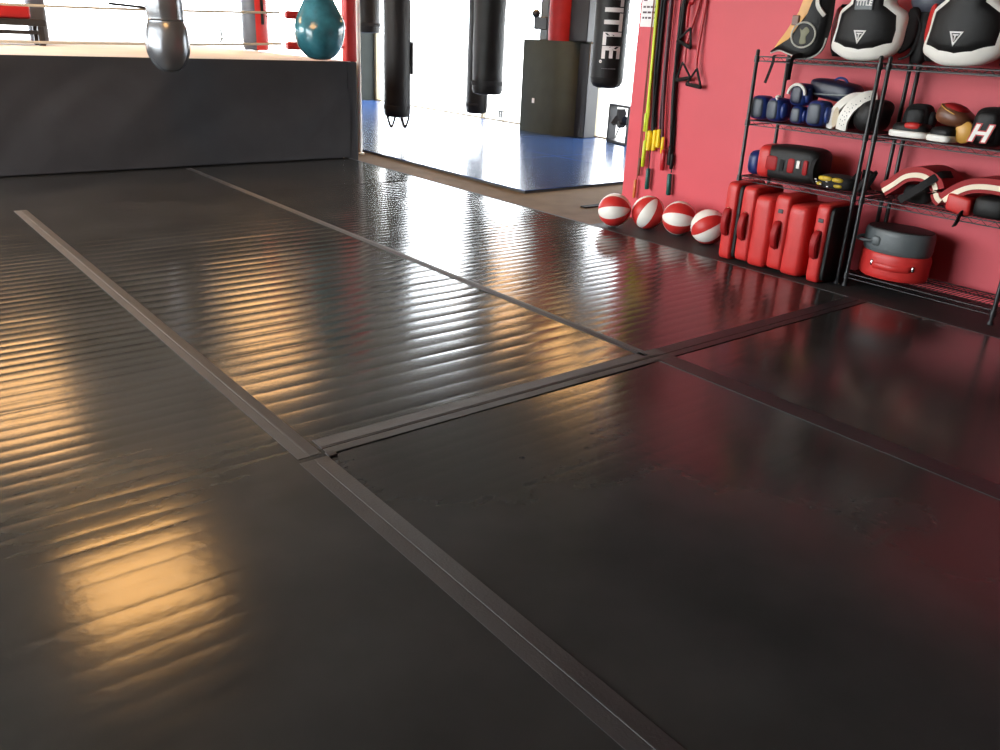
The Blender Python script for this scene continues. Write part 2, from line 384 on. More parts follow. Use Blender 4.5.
# ------------------------------------------------------------------ boxing ring
RX0, RX1, RY0, RY1, RZ = .0, 4.88, 8.8, 14.6, 1.035
ring = thing('boxing_ring', 'raised boxing ring with black skirt, white canvas and red corner post', 'boxing ring', ((RX0+RX1)/2, (RY0+RY1)/2, FZ))
ox, oy = ring.location.x, ring.location.y
def rb(lo, hi): return tuple(a-b for a, b in zip(lo, (ox, oy, FZ))), tuple(a-b for a, b in zip(hi, (ox, oy, FZ)))
def RV(x, y, z): return Vector((x-ox, y-oy, z-FZ))
obox('platform', *rb((RX0+.08, RY0+.08, FZ), (RX1-.08, RY1-.08, RZ-.02)), M_DARK, ring)
obox('canvas', *rb((RX0, RY0, RZ-.02), (RX1, RY1, RZ)), M_CANVAS, ring, .008, 2)
def skirt(p0, p1, nrm, seed):
    p0, p1, nrm = Vector(p0), Vector(p1), Vector(nrm); bm = B(); L = (p1-p0).length; nx, nz = int(L/.06), 24
    for side in (0, 1):
        g = []
        for j in range(nz+1):
            row = []
            for i in range(nx+1):
                q = p0.lerp(p1, i/nx); z = FZ+.044+(RZ-.045-FZ)*j/nz; t = i/nx*L
                fade = math.sin(PI*min(1, j/nz))**.6
                d = .04*noise.noise(Vector((t*1.1-z*1.6, z*1.3, seed)))+.02*noise.noise(Vector((t*3-z*3, z*2, seed+4)))
                d += .02*math.exp(-((t-L+.75-(z-.2)*.9)/.16)**2)*(.3+z) - .014*math.exp(-((t-L+.5-(z-.2)*.8)/.1)**2)
                row.append(bm.verts.new(RV(q.x, q.y, z)+nrm*(d*fade+.03*(1-side)+.012)))
            g.append(row)
        for j in range(nz):
            for i in range(nx): bm.faces.new((g[j][i], g[j][i+1], g[j+1][i+1], g[j+1][i]))
        if side == 0: g0 = g
    border = lambda G: G[0]+[r[-1] for r in G[1:]]+G[-1][-2::-1]+[r[0] for r in G[-2:0:-1]]
    a, b = border(g0), border(g)
    for j in range(len(a)): bm.faces.new((a[j], a[(j+1) % len(a)], b[(j+1) % len(a)], b[j]))
    return obj('skirt', bm, M_SKIRT, ring)
sk = skirt((RX0, RY0, 0), (RX1-.06, RY0, 0), (0, -1, 0), 2.3); sk['label'] = 'black cloth skirt panel facing the mats'
skirt((RX1, RY0, 0), (RX1, RY1, 0), (1, 0, 0), 6.1)
skirt((RX0, RY1, 0), (RX0, RY0, 0), (-1, 0, 0), 9.1)
cs = obox('skirt_corner', *rb((RX1-.075, RY0-.045, FZ), (RX1+.05, RY0+.08, RZ-.004)), M_SKIRT, ring, .012, 2)
for (x, y, mm) in ((4.90, 8.87, M_REDV), (.0, 8.87, M_BLK), (4.80, 14.5, M_BLK), (.08, 14.5, M_BLK)):
    p = obj('corner_post', lathe(B(), [(.035, RZ-.9), (.035, 2.4), (.01, 2.43)], 14, c=RV(x, y, 0)), M_DARK, ring)
    if mm is M_REDV:
        q = obox('post_pad', *rb((x-.065, y-.06, RZ-.01), (x+.07, y+.06, 2.36)), mm, p, .025, 3); q['label'] = 'red vinyl corner pad'
zr = [1.175, 1.475, 1.79, 2.1]
def sag(a, b, s, n=10):
    return [Vector(a).lerp(Vector(b), i/n)-Vector((0, 0, s*4*(i/n)*(1-i/n))) for i in range(n+1)]
for k, z in enumerate(zr):
    obj('rope', tube(B(), sag(RV(.06, 8.87, z-.03), RV(4.10, 8.87, z+.015), .025), .011, 8), M_ROPE, ring)
    bm = lathe(B(), [(.0, -.12), (.03, -.12), (.04, -.1), (.04, .1), (.03, .12), (0, .12)], 12, fn=lambda q, a: Vector((q.z, q.x, q.y)), c=RV(4.28, 8.87, z+.0))
    obj('turnbuckle_pad', bm, M_REDV, ring)
    obj('turnbuckle', tube(B(), [RV(4.4, 8.87, z), RV(4.84, 8.87, z)], .012, 8), M_CHROME, ring)
    obj('rope', tube(B(), sag(RV(4.82, 9.0, z), RV(4.80, 14.45, z), .02), .006, 6), M_ROPE, ring)
    obj('rope', tube(B(), sag(RV(.1, 14.5, z), RV(4.75, 14.5, z), .02), .006, 6), M_ROPE, ring)
bm = tube(B(), spline([RV(3.44, 8.85, 1.19), RV(3.46, 8.845, 1.23), RV(3.45, 8.845, 1.31)], 5), .008, 6)
obj('rope_tie', bm, M_DARK, ring)
bm = tube(B(), sag(RV(2.42, 8.85, 1.49), RV(2.78, 8.85, 1.47), .0, 4), .012, 6); obj('rope_spacer', bm, M_DARK, ring)

# white pipe beside the ring corner
t = thing('white_pipe', 'slim white pipe standing beside the red ring corner', 'pipe', (5.2, 9.2, FZ))
obj('tube', lathe(B(), [(.028, .02), (.028, 4.03)], 12), M_WHT, t); obj('floor_flange', lathe(B(), [(.055, 0), (.055, .015), (.035, .025)], 16), M_WHT, t)

# dark bench with red pad beyond the ropes (far left)
t = thing('padded_bench', 'black bench with red pad standing in the ring at the far left', 'bench', (1.7, 11.3, RZ))
for x in (-.62, .6): 
    for y in (-.12, .12): obox('leg', (x-.03, y-.025, 0), (x+.03, y+.025, .26), M_DARK, t)
obox('lower_rail', (-.65, -.14, .115), (.63, .14, .155), M_DARK, t, .005, 1)
obox('seat_board', (-.65, -.17, .205), (.66, .17, .275), M_DARK, t, .01, 2)
obox('red_pad', (-.65, -.15, .275), (.52, .15, .43), M_REDD, t, .03, 3)
tag(obj('grey_pad', sq(B(), (2.37, 11.62, RZ+.32), (.10, .07, .32), .35, .6), M_SLATE), 'tall grey pad standing behind the right end of the dark bench', 'pad')

# ------------------------------------------------------------------ hanging bags
def hangers(t, ztop, r, zc=4.0, chain=M_CHROME):
    for k in range(4):
        a = PI/4+k*PI/2
        obj('strap', tube(B(), [(r*.9*math.cos(a), r*.9*math.sin(a), ztop-.03), (0.006*math.cos(a), .006*math.sin(a), ztop+.28)], .006, 6), M_DARK, t)
    bm = B(); n = max(3, int((zc-ztop-.28)/.045))
    for k in range(n):
        z = ztop+.28+(zc-ztop-.28)*k/n; h = (zc-ztop-.28)/n
        dx, dy = ((.011, 0) if k % 2 else (0, .011))
        tube(bm, [(dx, dy, z), (dx, dy, z+h*1.15)], .0035, 5); tube(bm, [(-dx, -dy, z), (-dx, -dy, z+h*1.15)], .0035, 5)
    obj('chain', bm, chain, t)
def heavy_bag(x, y, zb, r, zt, label, loops=False, squash=.03):
    t = thing('heavy_bag', label, 'punching bag', (x, y, zb), group='hanging heavy bags')
    h = zt-zb
    wob = lambda q, a: Vector((q.x, q.y, q.z))*1 + Vector((.012*noise.noise(Vector((q.z*1.3, a, zb))), .012*noise.noise(Vector((q.z*1.3, a, zb+5))), 0))
    prof = [(0.0, .012), (r*.75, .004), (r*.93, .014), (r, .05)]+[(r*(1+squash*noise.noise(Vector((k*.7, x, y)))), .05+(h-.1)*k/10) for k in range(1, 11)]+[(r*.95, h-.015), (r*.8, h), (0, h)]
    obj('bag_body', lathe(B(), prof, 28, fn=wob), M_BLK, t)
    obj('bottom_band', lathe(B(), [(r*1.0, .1), (r*1.025, .105), (r*1.025, .15), (r*1.0, .155)], 28), M_BLKM, t)
    if loops:
        for a in (3.5, 5.2):
            c = Vector((r*.7*math.cos(a), r*.7*math.sin(a), 0)); tn = Vector((-.62, .5, 0))*.07
            obj('bottom_loop', tube(B(), spline([c-tn+Vector((0, 0, .03)), c-tn*.55+Vector((0, 0, -.06)), c+Vector((0, 0, -.125)), c+tn*.55+Vector((0, 0, -.06)), c+tn+Vector((0, 0, .03))], 5), .016, 6), M_BLKM, t)
    hangers(t, h, r, 4.0-zb)
    return t
b1 = heavy_bag(6.3, 10.13, .29, .178, 2.3, 'black heavy bag with hanging bottom loops nearest the ring corner', True)
obox('side_strap', (.12, -.165, .55), (.15, -.135, .95), M_BLKM, b1, .004, 1)
heavy_bag(6.4, 8.3, .72, .18, 2.4, 'black heavy bag hanging in the middle of the bright windows')
heavy_bag(8.0, 10.62, .26, .16, 2.2, 'black heavy bag hanging low behind the middle bag')
heavy_bag(7.4, 12.76, 1.30, .19, 2.6, 'dark heavy bag hanging high beside the ring corner pipe')
# lettered bag
t = thing('heavy_bag', 'black heavy bag with large white TITLE lettering down its side', 'punching bag', (6.5, 6.45, .926), group='hanging heavy bags')
R = .168
obj('bag_body', lathe(B(), [(0, .01), (R*.5, .0), (R*.82, .02), (R*.97, .06), (R, .11), (R, 1.02), (R*.93, 1.08), (R*.7, 1.1), (0, 1.1)], 32), M_BLK, t)
aim = math.atan2(-6.45, -6.5)+.06
def wrap(v, zc, R2=R+.0015):
    # text x -> down the bag, text y -> around the bag (reading top to bottom)
    a = aim + v.y/R2; rr = R2+v.z; return Vector((rr*math.cos(a), rr*math.sin(a), zc-v.x))
obj('lettering', text_mesh('TITLE', .255, .0015, .007, lambda v: wrap(Vector((v.x*1.02, v.y, v.z)), .60)), M_PRINT, t)
obj('small_print', text_mesh('o', .05, .001, .003, lambda v: wrap(v+Vector((.345, -.085, 0)), .60)), M_PRINT, t)
bm = B()
for k in range(9): 
    tube(bm, [wrap(Vector((.41, -.07+.016*k, 0)), .60), wrap(Vector((.41, -.07+.016*k+.011, 0)), .60)], .0035, 4)
obj('small_line', bm, mat('grey_print', (140, 140, 146), .6), t)
obj('edge_piping', lathe(B(), [(R*.985, .095), (R*1.01, .1), (R*.985, .105)], 32), M_BLKM, t)
hangers(t, 1.10, R, 4.0-.926)
# red and black bag inside the ring
t = thing('heavy_bag', 'heavy bag half black and half red, hanging over the ring canvas', 'punching bag', (4.70, 10.9, 1.062), group='hanging heavy bags')
R = .155
bdir = math.atan2(-10.9, -4.7)
prof = [(R*.9, .0), (R, .03), (R*1.03, .3), (R*.98, .8), (R*.95, 1.25), (R*.85, 1.28)]
obj('black_side', lathe(B(), prof, 20, a0=bdir+PI*.06-PI, a1=bdir+.05), M_SLATE, t)
obj('red_side', lathe(B(), prof, 14, a0=bdir+.05, a1=bdir+PI*1.06), M_REDV, t)
obj('bottom_cap', lathe(B(), [(0, .002), (R*.9, .002), (R*.92, .012)], 24), M_DARK, t)
obj('top_cap', lathe(B(), [(0, 1.275), (R*.86, 1.275), (R*.8, 1.29)], 24), M_DARK, t)
a = bdir+.62; bm = sweep(B(), [(1.03*R*math.cos(a), 1.03*R*math.sin(a), z) for z in (.3, .6, .9, 1.2)], [(-.004, -.02), (.004, -.02), (.004, .02), (-.004, .02)], up_hint=(math.cos(a), math.sin(a), 0)); obj('black_stripe', bm, M_BLKM, t)
hangers(t, 1.28, R, 4.0-1.062)
# silver and teal teardrop bags in front of the ring
def teardrop(x, y, zb, prof, label, material, wr, hz):
    t = thing('teardrop_bag', label, 'punching bag', (x, y, zb), group='teardrop bags in front of the ring')
    pts = [(p.x, p.y) for p in spline([Vector((a, b, 0)) for a, b in prof], 5)]
    fn = lambda q, a: q*1 + Vector((math.cos(a), math.sin(a), 0))*(wr*noise.noise(Vector((math.cos(a)*1.6, math.sin(a)*1.6, q.z*4)))*min(1, q.z*4))
    obj('bag_body', lathe(B(), pts, 36, fn=fn), material, t)
    top = prof[-1][1]
    obj('neck_collar', lathe(B(), [(prof[-2][0]*1.02, prof[-2][1]-.01), (prof[-2][0]*1.1, prof[-2][1]+.01), (prof[-2][0]*1.02, prof[-2][1]+.03)], 20), M_DARK, t)
    hangers(t, top, .03, 4.0-zb); return t
ts = teardrop(2.66, 8.05, .942, [(.0, .0), (.07, .012), (.13, .06), (.178, .16), (.186, .25), (.172, .36), (.152, .43), (.156, .5), (.155, .58), (.14, .7), (.1, .84), (.05, .93), (0, .95)], 'shiny silver teardrop punching bag hanging in front of the ring', M_SILV, .012, 0)
obj('seam_ring', lathe(B(), [(.152, .425), (.160, .432), (.152, .44)], 36), M_SILV, ts)
MT = mat('teal_water_bag', (52, 112, 126), .16, .6, 4.5, .35, 7, coat=.5)
teardrop(4.13, 8.05, 1.073, [(.0, .0), (.08, .008), (.15, .045), (.215, .13), (.245, .24), (.235, .34), (.195, .44), (.15, .53), (.125, .6), (.11, .7), (.08, .82), (.045, .9), (0, .92)], 'glossy teal water filled teardrop bag hanging beside the red corner', MT, .022, 0)

# ------------------------------------------------------------------ column, fan, window marker
t = thing('column', 'column with a dark padded box base and red round shaft by the windows', 'column', (9.0, 9.95, FZ))
bm = B(); pr = [(-.18, .62), (-.18, -.08), (-.15, -.16), (-.08, -.26), (.04, -.33), (.28, -.36), (.28, .62)]
lo_ = [bm.verts.new((x, y, .03)) for x, y in pr]; hi_ = [bm.verts.new((x, y, 1.36)) for x, y in pr]; bm.faces.new(lo_[::-1]); bm.faces.new(hi_)
for j in range(7): bm.faces.new((lo_[j], lo_[(j+1) % 7], hi_[(j+1) % 7], hi_[j]))
obj('base_box', bm, M_COL, t)
obj('red_shaft', lathe(B(), [(.2, 1.36), (.2, 4.03)], 28, c=(.02, .0, 0)), M_REDD, t)
obox('dark_panel', (-.02, -.58, 1.36), (.26, -.2, 4.03), M_DARK, t, .01, 1)
obox('pale_post', (-.02, .28, 1.36), (.2, .46, 4.03), M_GREY, t, .01, 1)
o = obox('outlet', (-.19, .3, .46), (-.178, .35, .53), M_WHT, t, .003, 1)
obox('bracket_block', (-.06, .26, 1.5), (-.02, .56, 1.68), M_DARK, t, .01, 1)
obj('bracket_knob', sq(B(), (-.05, .52, 1.72), (.06, .07, .06), 1, 1, 14, 8), M_DARK, t)
obox('base_side_panel', (.06, -.58, .03), (.3, -.36, 1.345), M_DARK, t, .01, 1)
t = thing('box_fan', 'black square floor fan standing against the bright window by the red wall', 'fan', (9.16, 8.72, 0), (0, 0, -.25))
for lo, hi in (((-.07, -.27, .0), (.07, .27, .035)), ((-.07, -.27, .5), (.07, .27, .535)), ((-.07, -.27, .035), (.07, -.235, .5)), ((-.07, .235, .035), (.07, .27, .5))): obox('frame_side', lo, hi, M_DARK, t, .008, 1)
obj('hub', lathe(B(), [(0, -.05), (.045, -.05), (.05, -.03), (.05, .04), (0, .045)], 18, fn=lambda q, a: Vector((q.z, q.x, q.y)), c=(0, 0, .267)), M_DARK, t)
for k in range(5):
    a = k*2*PI/5+.3; bm = B(); d = Vector((0, math.cos(a), math.sin(a))); n = Vector((0, -math.sin(a), math.cos(a)))
    pts = [d*.045-n*.02, d*.12-n*.07, d*.205-n*.065, d*.215+n*.04, d*.14+n*.06, d*.045+n*.02]
    f0 = [bm.verts.new(p+Vector((.03*(p.dot(n))/.05-.004, 0, .267))) for p in pts]; f1 = [bm.verts.new(v.co+Vector((.006, 0, 0))) for v in f0]
    bm.faces.new(f0); bm.faces.new(f1[::-1])
    for j in range(6): bm.faces.new((f0[j], f0[(j+1) % 6], f1[(j+1) % 6], f1[j]))
    obj('blade', bm, M_DARK, t)
obj('guard_strut', tube(tube(B(), [(-.065, -.24, .267), (-.065, .24, .267)], .004, 6), [(-.065, 0, .03), (-.065, 0, .5)], .004, 6), M_DARK, t)
t = thing('door_bolt', 'small dark floor bolt bracket at the foot of the window', 'bracket', (9.38, 11.77, .05))
obox('bar', (-.02, -.06, .1), (.02, .06, .125), M_DARK, t); 
for y in (-.03, .03): obox('pin', (-.012, y-.012, 0), (.012, y+.012, .1), M_DARK, t)

# ------------------------------------------------------------------ striped medicine balls
BR = .131
def ball(x, y, axis, spin, label):
    t = thing('medicine_ball', label, 'ball', (x, y, BR-.002), group='red and white medicine balls')
    q = Vector((0, 0, 1)).rotation_difference(Vector(axis).normalized()).to_matrix() @ Matrix.Rotation(spin, 3, 'Z')
    for k in range(8):
        bm = B(); a0 = k*PI/4; rows = []
        for j in range(1, 14):
            th = PI*j/14; row = []
            for i in range(6):
                a = a0+PI/4*i/5; e = min(i, 5-i)
                r = BR*(1-.012*(1 if e == 0 else 0))
                row.append(bm.verts.new(q @ Vector((r*math.sin(th)*math.cos(a), r*math.sin(th)*math.sin(a), r*math.cos(th)))))
            rows.append(row)
        for r0, r1 in zip(rows, rows[1:]):
            for i in range(5): bm.faces.new((r0[i], r0[i+1], r1[i+1], r1[i]))
        for s, r in ((1, rows[0]), (-1, rows[-1])):
            v = bm.verts.new(q @ Vector((0, 0, s*BR)))
            for i in range(5): bm.faces.new((r[i], r[i+1], v))
        obj('panel', bm, (M_REDV if k % 2 else M_WHT), t)
    for s in (1, -1):
        bm = lathe(B(), [(0, 0), (.016, 0), (.014, .004), (0, .004)], 12, fn=lambda v, a: q @ Vector((v.x, v.y, s*(v.z+BR-.002)))); obj('pole_cap', bm, M_REDV, t)
    return t
vd = Vector((.72, .69, 0)).normalized(); sd = Vector((.69, -.72, 0)).normalized()   # view direction, image right
Zv = Vector((0, 0, 1))
ball(4.955, 4.70, sd*1+Zv*.16-vd*.25, .15, 'striped medicine ball with a level white band, leftmost in the row')
ball(5.135, 4.505, Zv*.9+sd*.45-vd*.1, 1.0+PI/4, 'striped medicine ball with an upright white stripe, second from the left')
ball(5.195, 4.235, sd*1-Zv*.03-vd*.2, .1, 'striped medicine ball with a level white band, third from the left')
ball(5.15, 3.915, sd*.85+Zv*.55-vd*.15, .62, 'striped medicine ball with slanted stripes beside the first kick shield')

# ------------------------------------------------------------------ poster and ropes on the red wall
t = thing('wall_notice', 'white paper notice at the top of the red wall end', 'notice', (5.458, 4.99, 1.495))
obox('sheet', (-.003, -.085, 0), (0, .10, .42), M_PAPER, t)
bm = B(); rr = random.Random(3)
for row, z in enumerate((.06, .1, .14, .19, .24, .3)):
    y = .08
    while y > -.07:
        wl = rr.uniform(.012, .04)
        if rr.random() < .8: box(bm, (-.0045, max(-.075, y-wl), z), (-.003, y, z+.014))
        y -= wl+.01
obj('printed_lines', bm, M_INK, t)['kind'] = 'stuff'
WX = 5.44
def P3(y, z, d=0): return Vector((WX-d, y, z))
def handle(t, y, z0, z1, r, m, d=.01, y2=None):
    p0, p1 = P3(y, z0, d), P3(y if y2 is None else y2, z1, d); dv = (p1-p0)
    bm = sweep(B(), [p0+dv*f for f in (0, .04, .5, .96, 1)], lambda f: circ(r*(.7 if f in (0, 1) else 1.0), 10)); return obj('handle', bm, m, t)
def jump_rope(label, cord, paths, r=.006):
    t = thing('jump_rope', label, 'jump rope', (0, 0, 0), group='ropes hanging on the red wall')
    for p in paths: obj('cord', tube(B(), spline([P3(*q) for q in p], 6), r, 7), cord, t)
    obj('hook', tube(B(), [P3(paths[0][0][0], 2.0, -.02), P3(paths[0][0][0], 2.0, .03), P3(paths[0][0][0], 2.03, .035)], .005, 6), M_CHROME, t)
    return t
t = jump_rope('lime green jump rope with lime handles, hanging leftmost on the red wall', M_LIME, [[(4.925, 2.0), (4.92, 1.6), (4.905, 1.1), (4.895, .83, .01), (4.885, .80, .01), (4.875, .84, .01), (4.895, 1.2), (4.91, 2.0)], [(4.905, 2.0, .012), (4.89, 1.2, .012), (4.872, .62, .012)]], .009)
handle(t, 4.872, .63, .42, .017, M_LIME, .018)
handle(t, 4.895, .845, .70, .013, M_LIME, .016)
t = jump_rope('black cord jump rope with stubby yellow handles', M_BLK, [[(4.865, 2.0), (4.862, 1.5), (4.845, 1.0), (4.825, .70)], [(4.855, 2.0, .01), (4.85, 1.2, .014), (4.80, .71, .012)], [(4.845, 2.0), (4.83, 1.1), (4.80, .74)]], .012)
handle(t, 4.825, .715, .555, .022, M_YEL, .024); handle(t, 4.78, .725, .56, .02, M_YEL, .012)
t = jump_rope('dark purple cord jump rope with yellow handles beside the stubby pair', mat('dark_purple_cord', (70, 24, 36), .5), [[(4.79, 2.0), (4.775, 1.5), (4.755, .9), (4.74, .71)], [(4.765, 2.0, .01), (4.75, 1.2, .01), (4.70, .66, .01)]], .012)
handle(t, 4.735, .735, .59, .02, M_YEL, .016); handle(t, 4.69, .68, .55, .015, M_YEL, .01)
t = jump_rope('black cord jump rope with dark green handles, lowest on the wall', M_BLKM, [[(4.82, 2.0, .02), (4.815, 1.0, .02), (4.805, .41, .016)], [(4.68, 2.0), (4.665, 1.3), (4.60, .8), (4.575, .41)]], .005)
handle(t, 4.804, .415, .245, .019, M_GREEN, .02, 4.80); handle(t, 4.572, .405, .235, .020, M_GREEN, .02, 4.562)
t = jump_rope('thick black beaded jump rope hanging in a heavy bunch', M_BLK, [[(4.655, 2.0), (4.64, 1.6), (4.655, 1.25), (4.64, .95), (4.60, .5)], [(4.635, 2.0, .012), (4.63, 1.5, .012), (4.645, 1.1, .012), (4.60, .62, .012)], [(4.62, 2.0, .004), (4.645, 1.4, .02), (4.615, .8, .01), (4.58, .47)]], .014)
handle(t, 4.60, .62, .47, .018, M_BLK, .012); handle(t, 4.575, .56, .44, .014, M_BLK, .01)
t = jump_rope('thin red cord jump rope with red handle', M_REDT, [[(4.74, 2.0, .006), (4.715, 1.1, .006), (4.665, .58, .01)]], .005)
handle(t, 4.662, .585, .42, .019, M_REDT, .02, 4.655)
t = jump_rope('wooden handled jump rope hanging at the wall end behind the balls', mat('brown_cord', (120, 60, 44), .6), [[(4.955, 2.0), (4.95, 1.2), (4.938, .3)], [(4.945, 2.0, .008), (4.935, 1.2, .008), (4.915, .48, .008)]], .004)
handle(t, 4.937, .30, .15, .014, M_WOOD, .016); handle(t, 4.914, .485, .34, .011, mat('dark_wood', (110, 60, 40), .5), .012)
def tri_handle(t, y, z, s, tilt=0):
    a = [(0, .11), (-.075, -.02), (.075, -.02)]; c, sn = math.cos(tilt), math.sin(tilt)
    V = [P3(y-(u*c-v*sn)*s, z+(u*sn+v*c)*s, .03) for u, v in a]
    h = obj('stirrup_handle', tube(tube(B(), [V[0], V[1]], .009, 6), [V[0], V[2]], .009, 6), M_BLKM, t)
    obj('grip', tube(B(), [V[1], V[2]], .015, 8), M_BLK, h)
def band(label, ys, z0, hy):
    t = thing('resistance_band', label, 'exercise band', (0, 0, 0), group='red resistance bands on the wall')
    obj('hook', tube(B(), [P3(ys[0], 2.0, -.02), P3(ys[0], 2.0, .03), P3(ys[0], 2.03, .035)], .005, 6), M_CHROME, t)
    for k, y in enumerate(ys):
        obj('tubing', tube(B(), spline([P3(y, 2.0, .004+.012*(k % 2)), P3(y-.004, 1.7), P3(hy[k][0]+.01, hy[k][1]+.25, .02), P3(hy[k][0], hy[k][1]+.10, .03)], 6), .012, 8), M_REDT, t)
    for (y, z, ti) in hy: tri_handle(t, y, z, .95, ti)
band('red tube exercise band with one triangular black handle held high', (4.56,), 1.7, [(4.565, 1.40, -.35)])
band('red tube exercise band with two triangular black handles hanging low', (4.50, 4.44), 1.7, [(4.545, 1.15, .2), (4.43, 1.11, -.1)])

# ------------------------------------------------------------------ wire shelf units
LV = [.085, .56, .93, 1.335]
def shelf_unit(y0, y1, levels, label):
    X0, X1 = 5.03, 5.385; cy = (y0+y1)/2; t = thing('wire_shelf_unit', label, 'shelf', ((X0+X1)/2, cy, -.002), group='black wire shelf units')
    dx, dy = (X1-X0)/2, (y1-y0)/2
    for sx in (-1, 1):
        for sy in (-1, 1):
            p = obj('post', lathe(B(), [(.0125, .02), (.0125, 1.368), (.009, 1.376), (0, 1.378)], 12, c=(sx*dx, sy*dy, 0)), M_WIRE, t)
            obj('foot', lathe(B(), [(.018, 0), (.018, .012), (.013, .024)], 12, c=(sx*dx, sy*dy, 0)), M_DARK, p)
    for z in levels:
        zz = z+.002; bm = B()
        for x in (-dx, dx):
            for h in (-.004, -.032): tube(bm, [(x, -dy, zz+h), (x, dy, zz+h)], .0035, 6)
            n = 24
            tube(bm, [(x, -dy+2*dy*k/n, zz-(.004 if k % 2 else .032)) for k in range(n+1)], .0022, 5)
        for y in (-dy, dy):
            for h in (-.004, -.032): tube(bm, [(-dx, y, zz+h), (dx, y, zz+h)], .0035, 6)
        s = obj('wire_shelf', bm, M_WIRE, t)
        bm = B()
        for k in range(1, 36): tube(bm, [(-dx, -dy+2*dy*k/36, zz-.0025), (dx, -dy+2*dy*k/36, zz-.0025)], .0022, 5)
        for x in (-dx*.4, dx*.4): tube(bm, [(x, -dy, zz-.007), (x, dy, zz-.007)], .003, 5)
        obj('cross_wires', bm, M_WIRE, s)
        bm = B()
        for x in (-dx, dx):
            for y in (-dy, dy): lathe(bm, [(.0135, zz-.04), (.018, zz-.038), (.0165, zz+.0), (.0135, zz+.001)], 12, c=(x, y, 0))
        obj('collars', bm, M_WIRE, s)
shelf_unit(2.758, 3.62, LV[1:], 'left black wire shelf unit holding blue gloves above the red kick shields')
shelf_unit(1.80, 2.702, LV, 'right black wire shelf unit holding the round red and grey pads')

# ------------------------------------------------------------------ kick shields on the floor
def shield(y0, y1, x0, kind, label, h=.51, lean=0.0, patch=True):
    """y0 < y1; narrow red side faces the camera (-X). kind: 'back' shows a black back to the right, 'front' a fat red cushion"""
    t = thing('kick_shield', label, 'kick shield', (x0, (y0+y1)/2, 0), (lean, 0, 0), group='red kick shields standing on the floor')
    wy = (y1-y0)/2; D = .33
    if kind == 'back':
        obj('cushion', sq(B(), (D/2, .012, h/2), (D/2, wy-.012, h/2), .16, .3, 28, 16), M_REDV, t)
        obj('back_panel', sq(B(), (D/2+.012, -wy+.02, h/2), (D/2-.012, .02, h/2-.016), .16, .35, 24, 14), M_BLK, t)
        hy = wy*.25
    else:
        obj('side_band', sq(B(), (D/2, wy*.52, h/2+.01), (D/2, wy*.48, h/2-.01), .16, .3, 28, 16), M_REDV, t)
        obj('cushion', sq(B(), (D/2+.012, -wy*.30, h/2-.022), (D/2, wy*.66, h/2-.022), .22, .42, 30, 18, fn=lambda q: Vector((q.x, q.y-.010*(1-(q.z/h*2)**2), q.z))), M_REDV, t)
        if patch:
          bm = tube(B(), spline([(D*.35, -wy*.95, h*.28), (D*.36, -wy-.03, h*.36), (D*.36, -wy-.03, h*.52), (D*.35, -wy*.95, h*.6)], 5), .014, 8)
          obj('rear_handle', bm, M_BLK, t)
        hy = wy*.55
    z0, z1 = h*.33, h*.66
    bm = sweep(B(), spline([(.004, hy, z0), (-.02, hy, z0+.02), (-.034, hy, (z0+z1)/2), (-.02, hy, z1-.02), (.004, hy, z1)], 6), lambda f: circ(.012+.006*math.sin(PI*f), 8, .026), up_hint=(1, 0, 0))
    hd = obj('handle', bm, M_REDD, t)
    for z in (z0-.006, z1+.006): obj('rivet', sq(B(), (.001, hy, z), (.007, .012, .008), 1, 1, 10, 6), M_CHROME, hd)
    if patch:
        obox('label_patch', (-.003, hy-.02, h*.775), (.006, hy+.016, h*.825), M_DARK, t, .002, 1)
    return t
shield(3.475, 3.60, 4.87, 'back', 'narrow red kick shield with black back, leftmost beside the balls', .53, patch=False)
shield(3.215, 3.462, 4.86, 'front', 'fat red kick shield, second from the left, without a label patch', .525, patch=False)
shield(2.95, 3.205, 4.865, 'front', 'fat red kick shield with label patch and black rear handle', .51)
shield(2.785, 2.905, 4.875, 'back', 'red kick shield with wide black back, rightmost beside the shelf posts', .50)

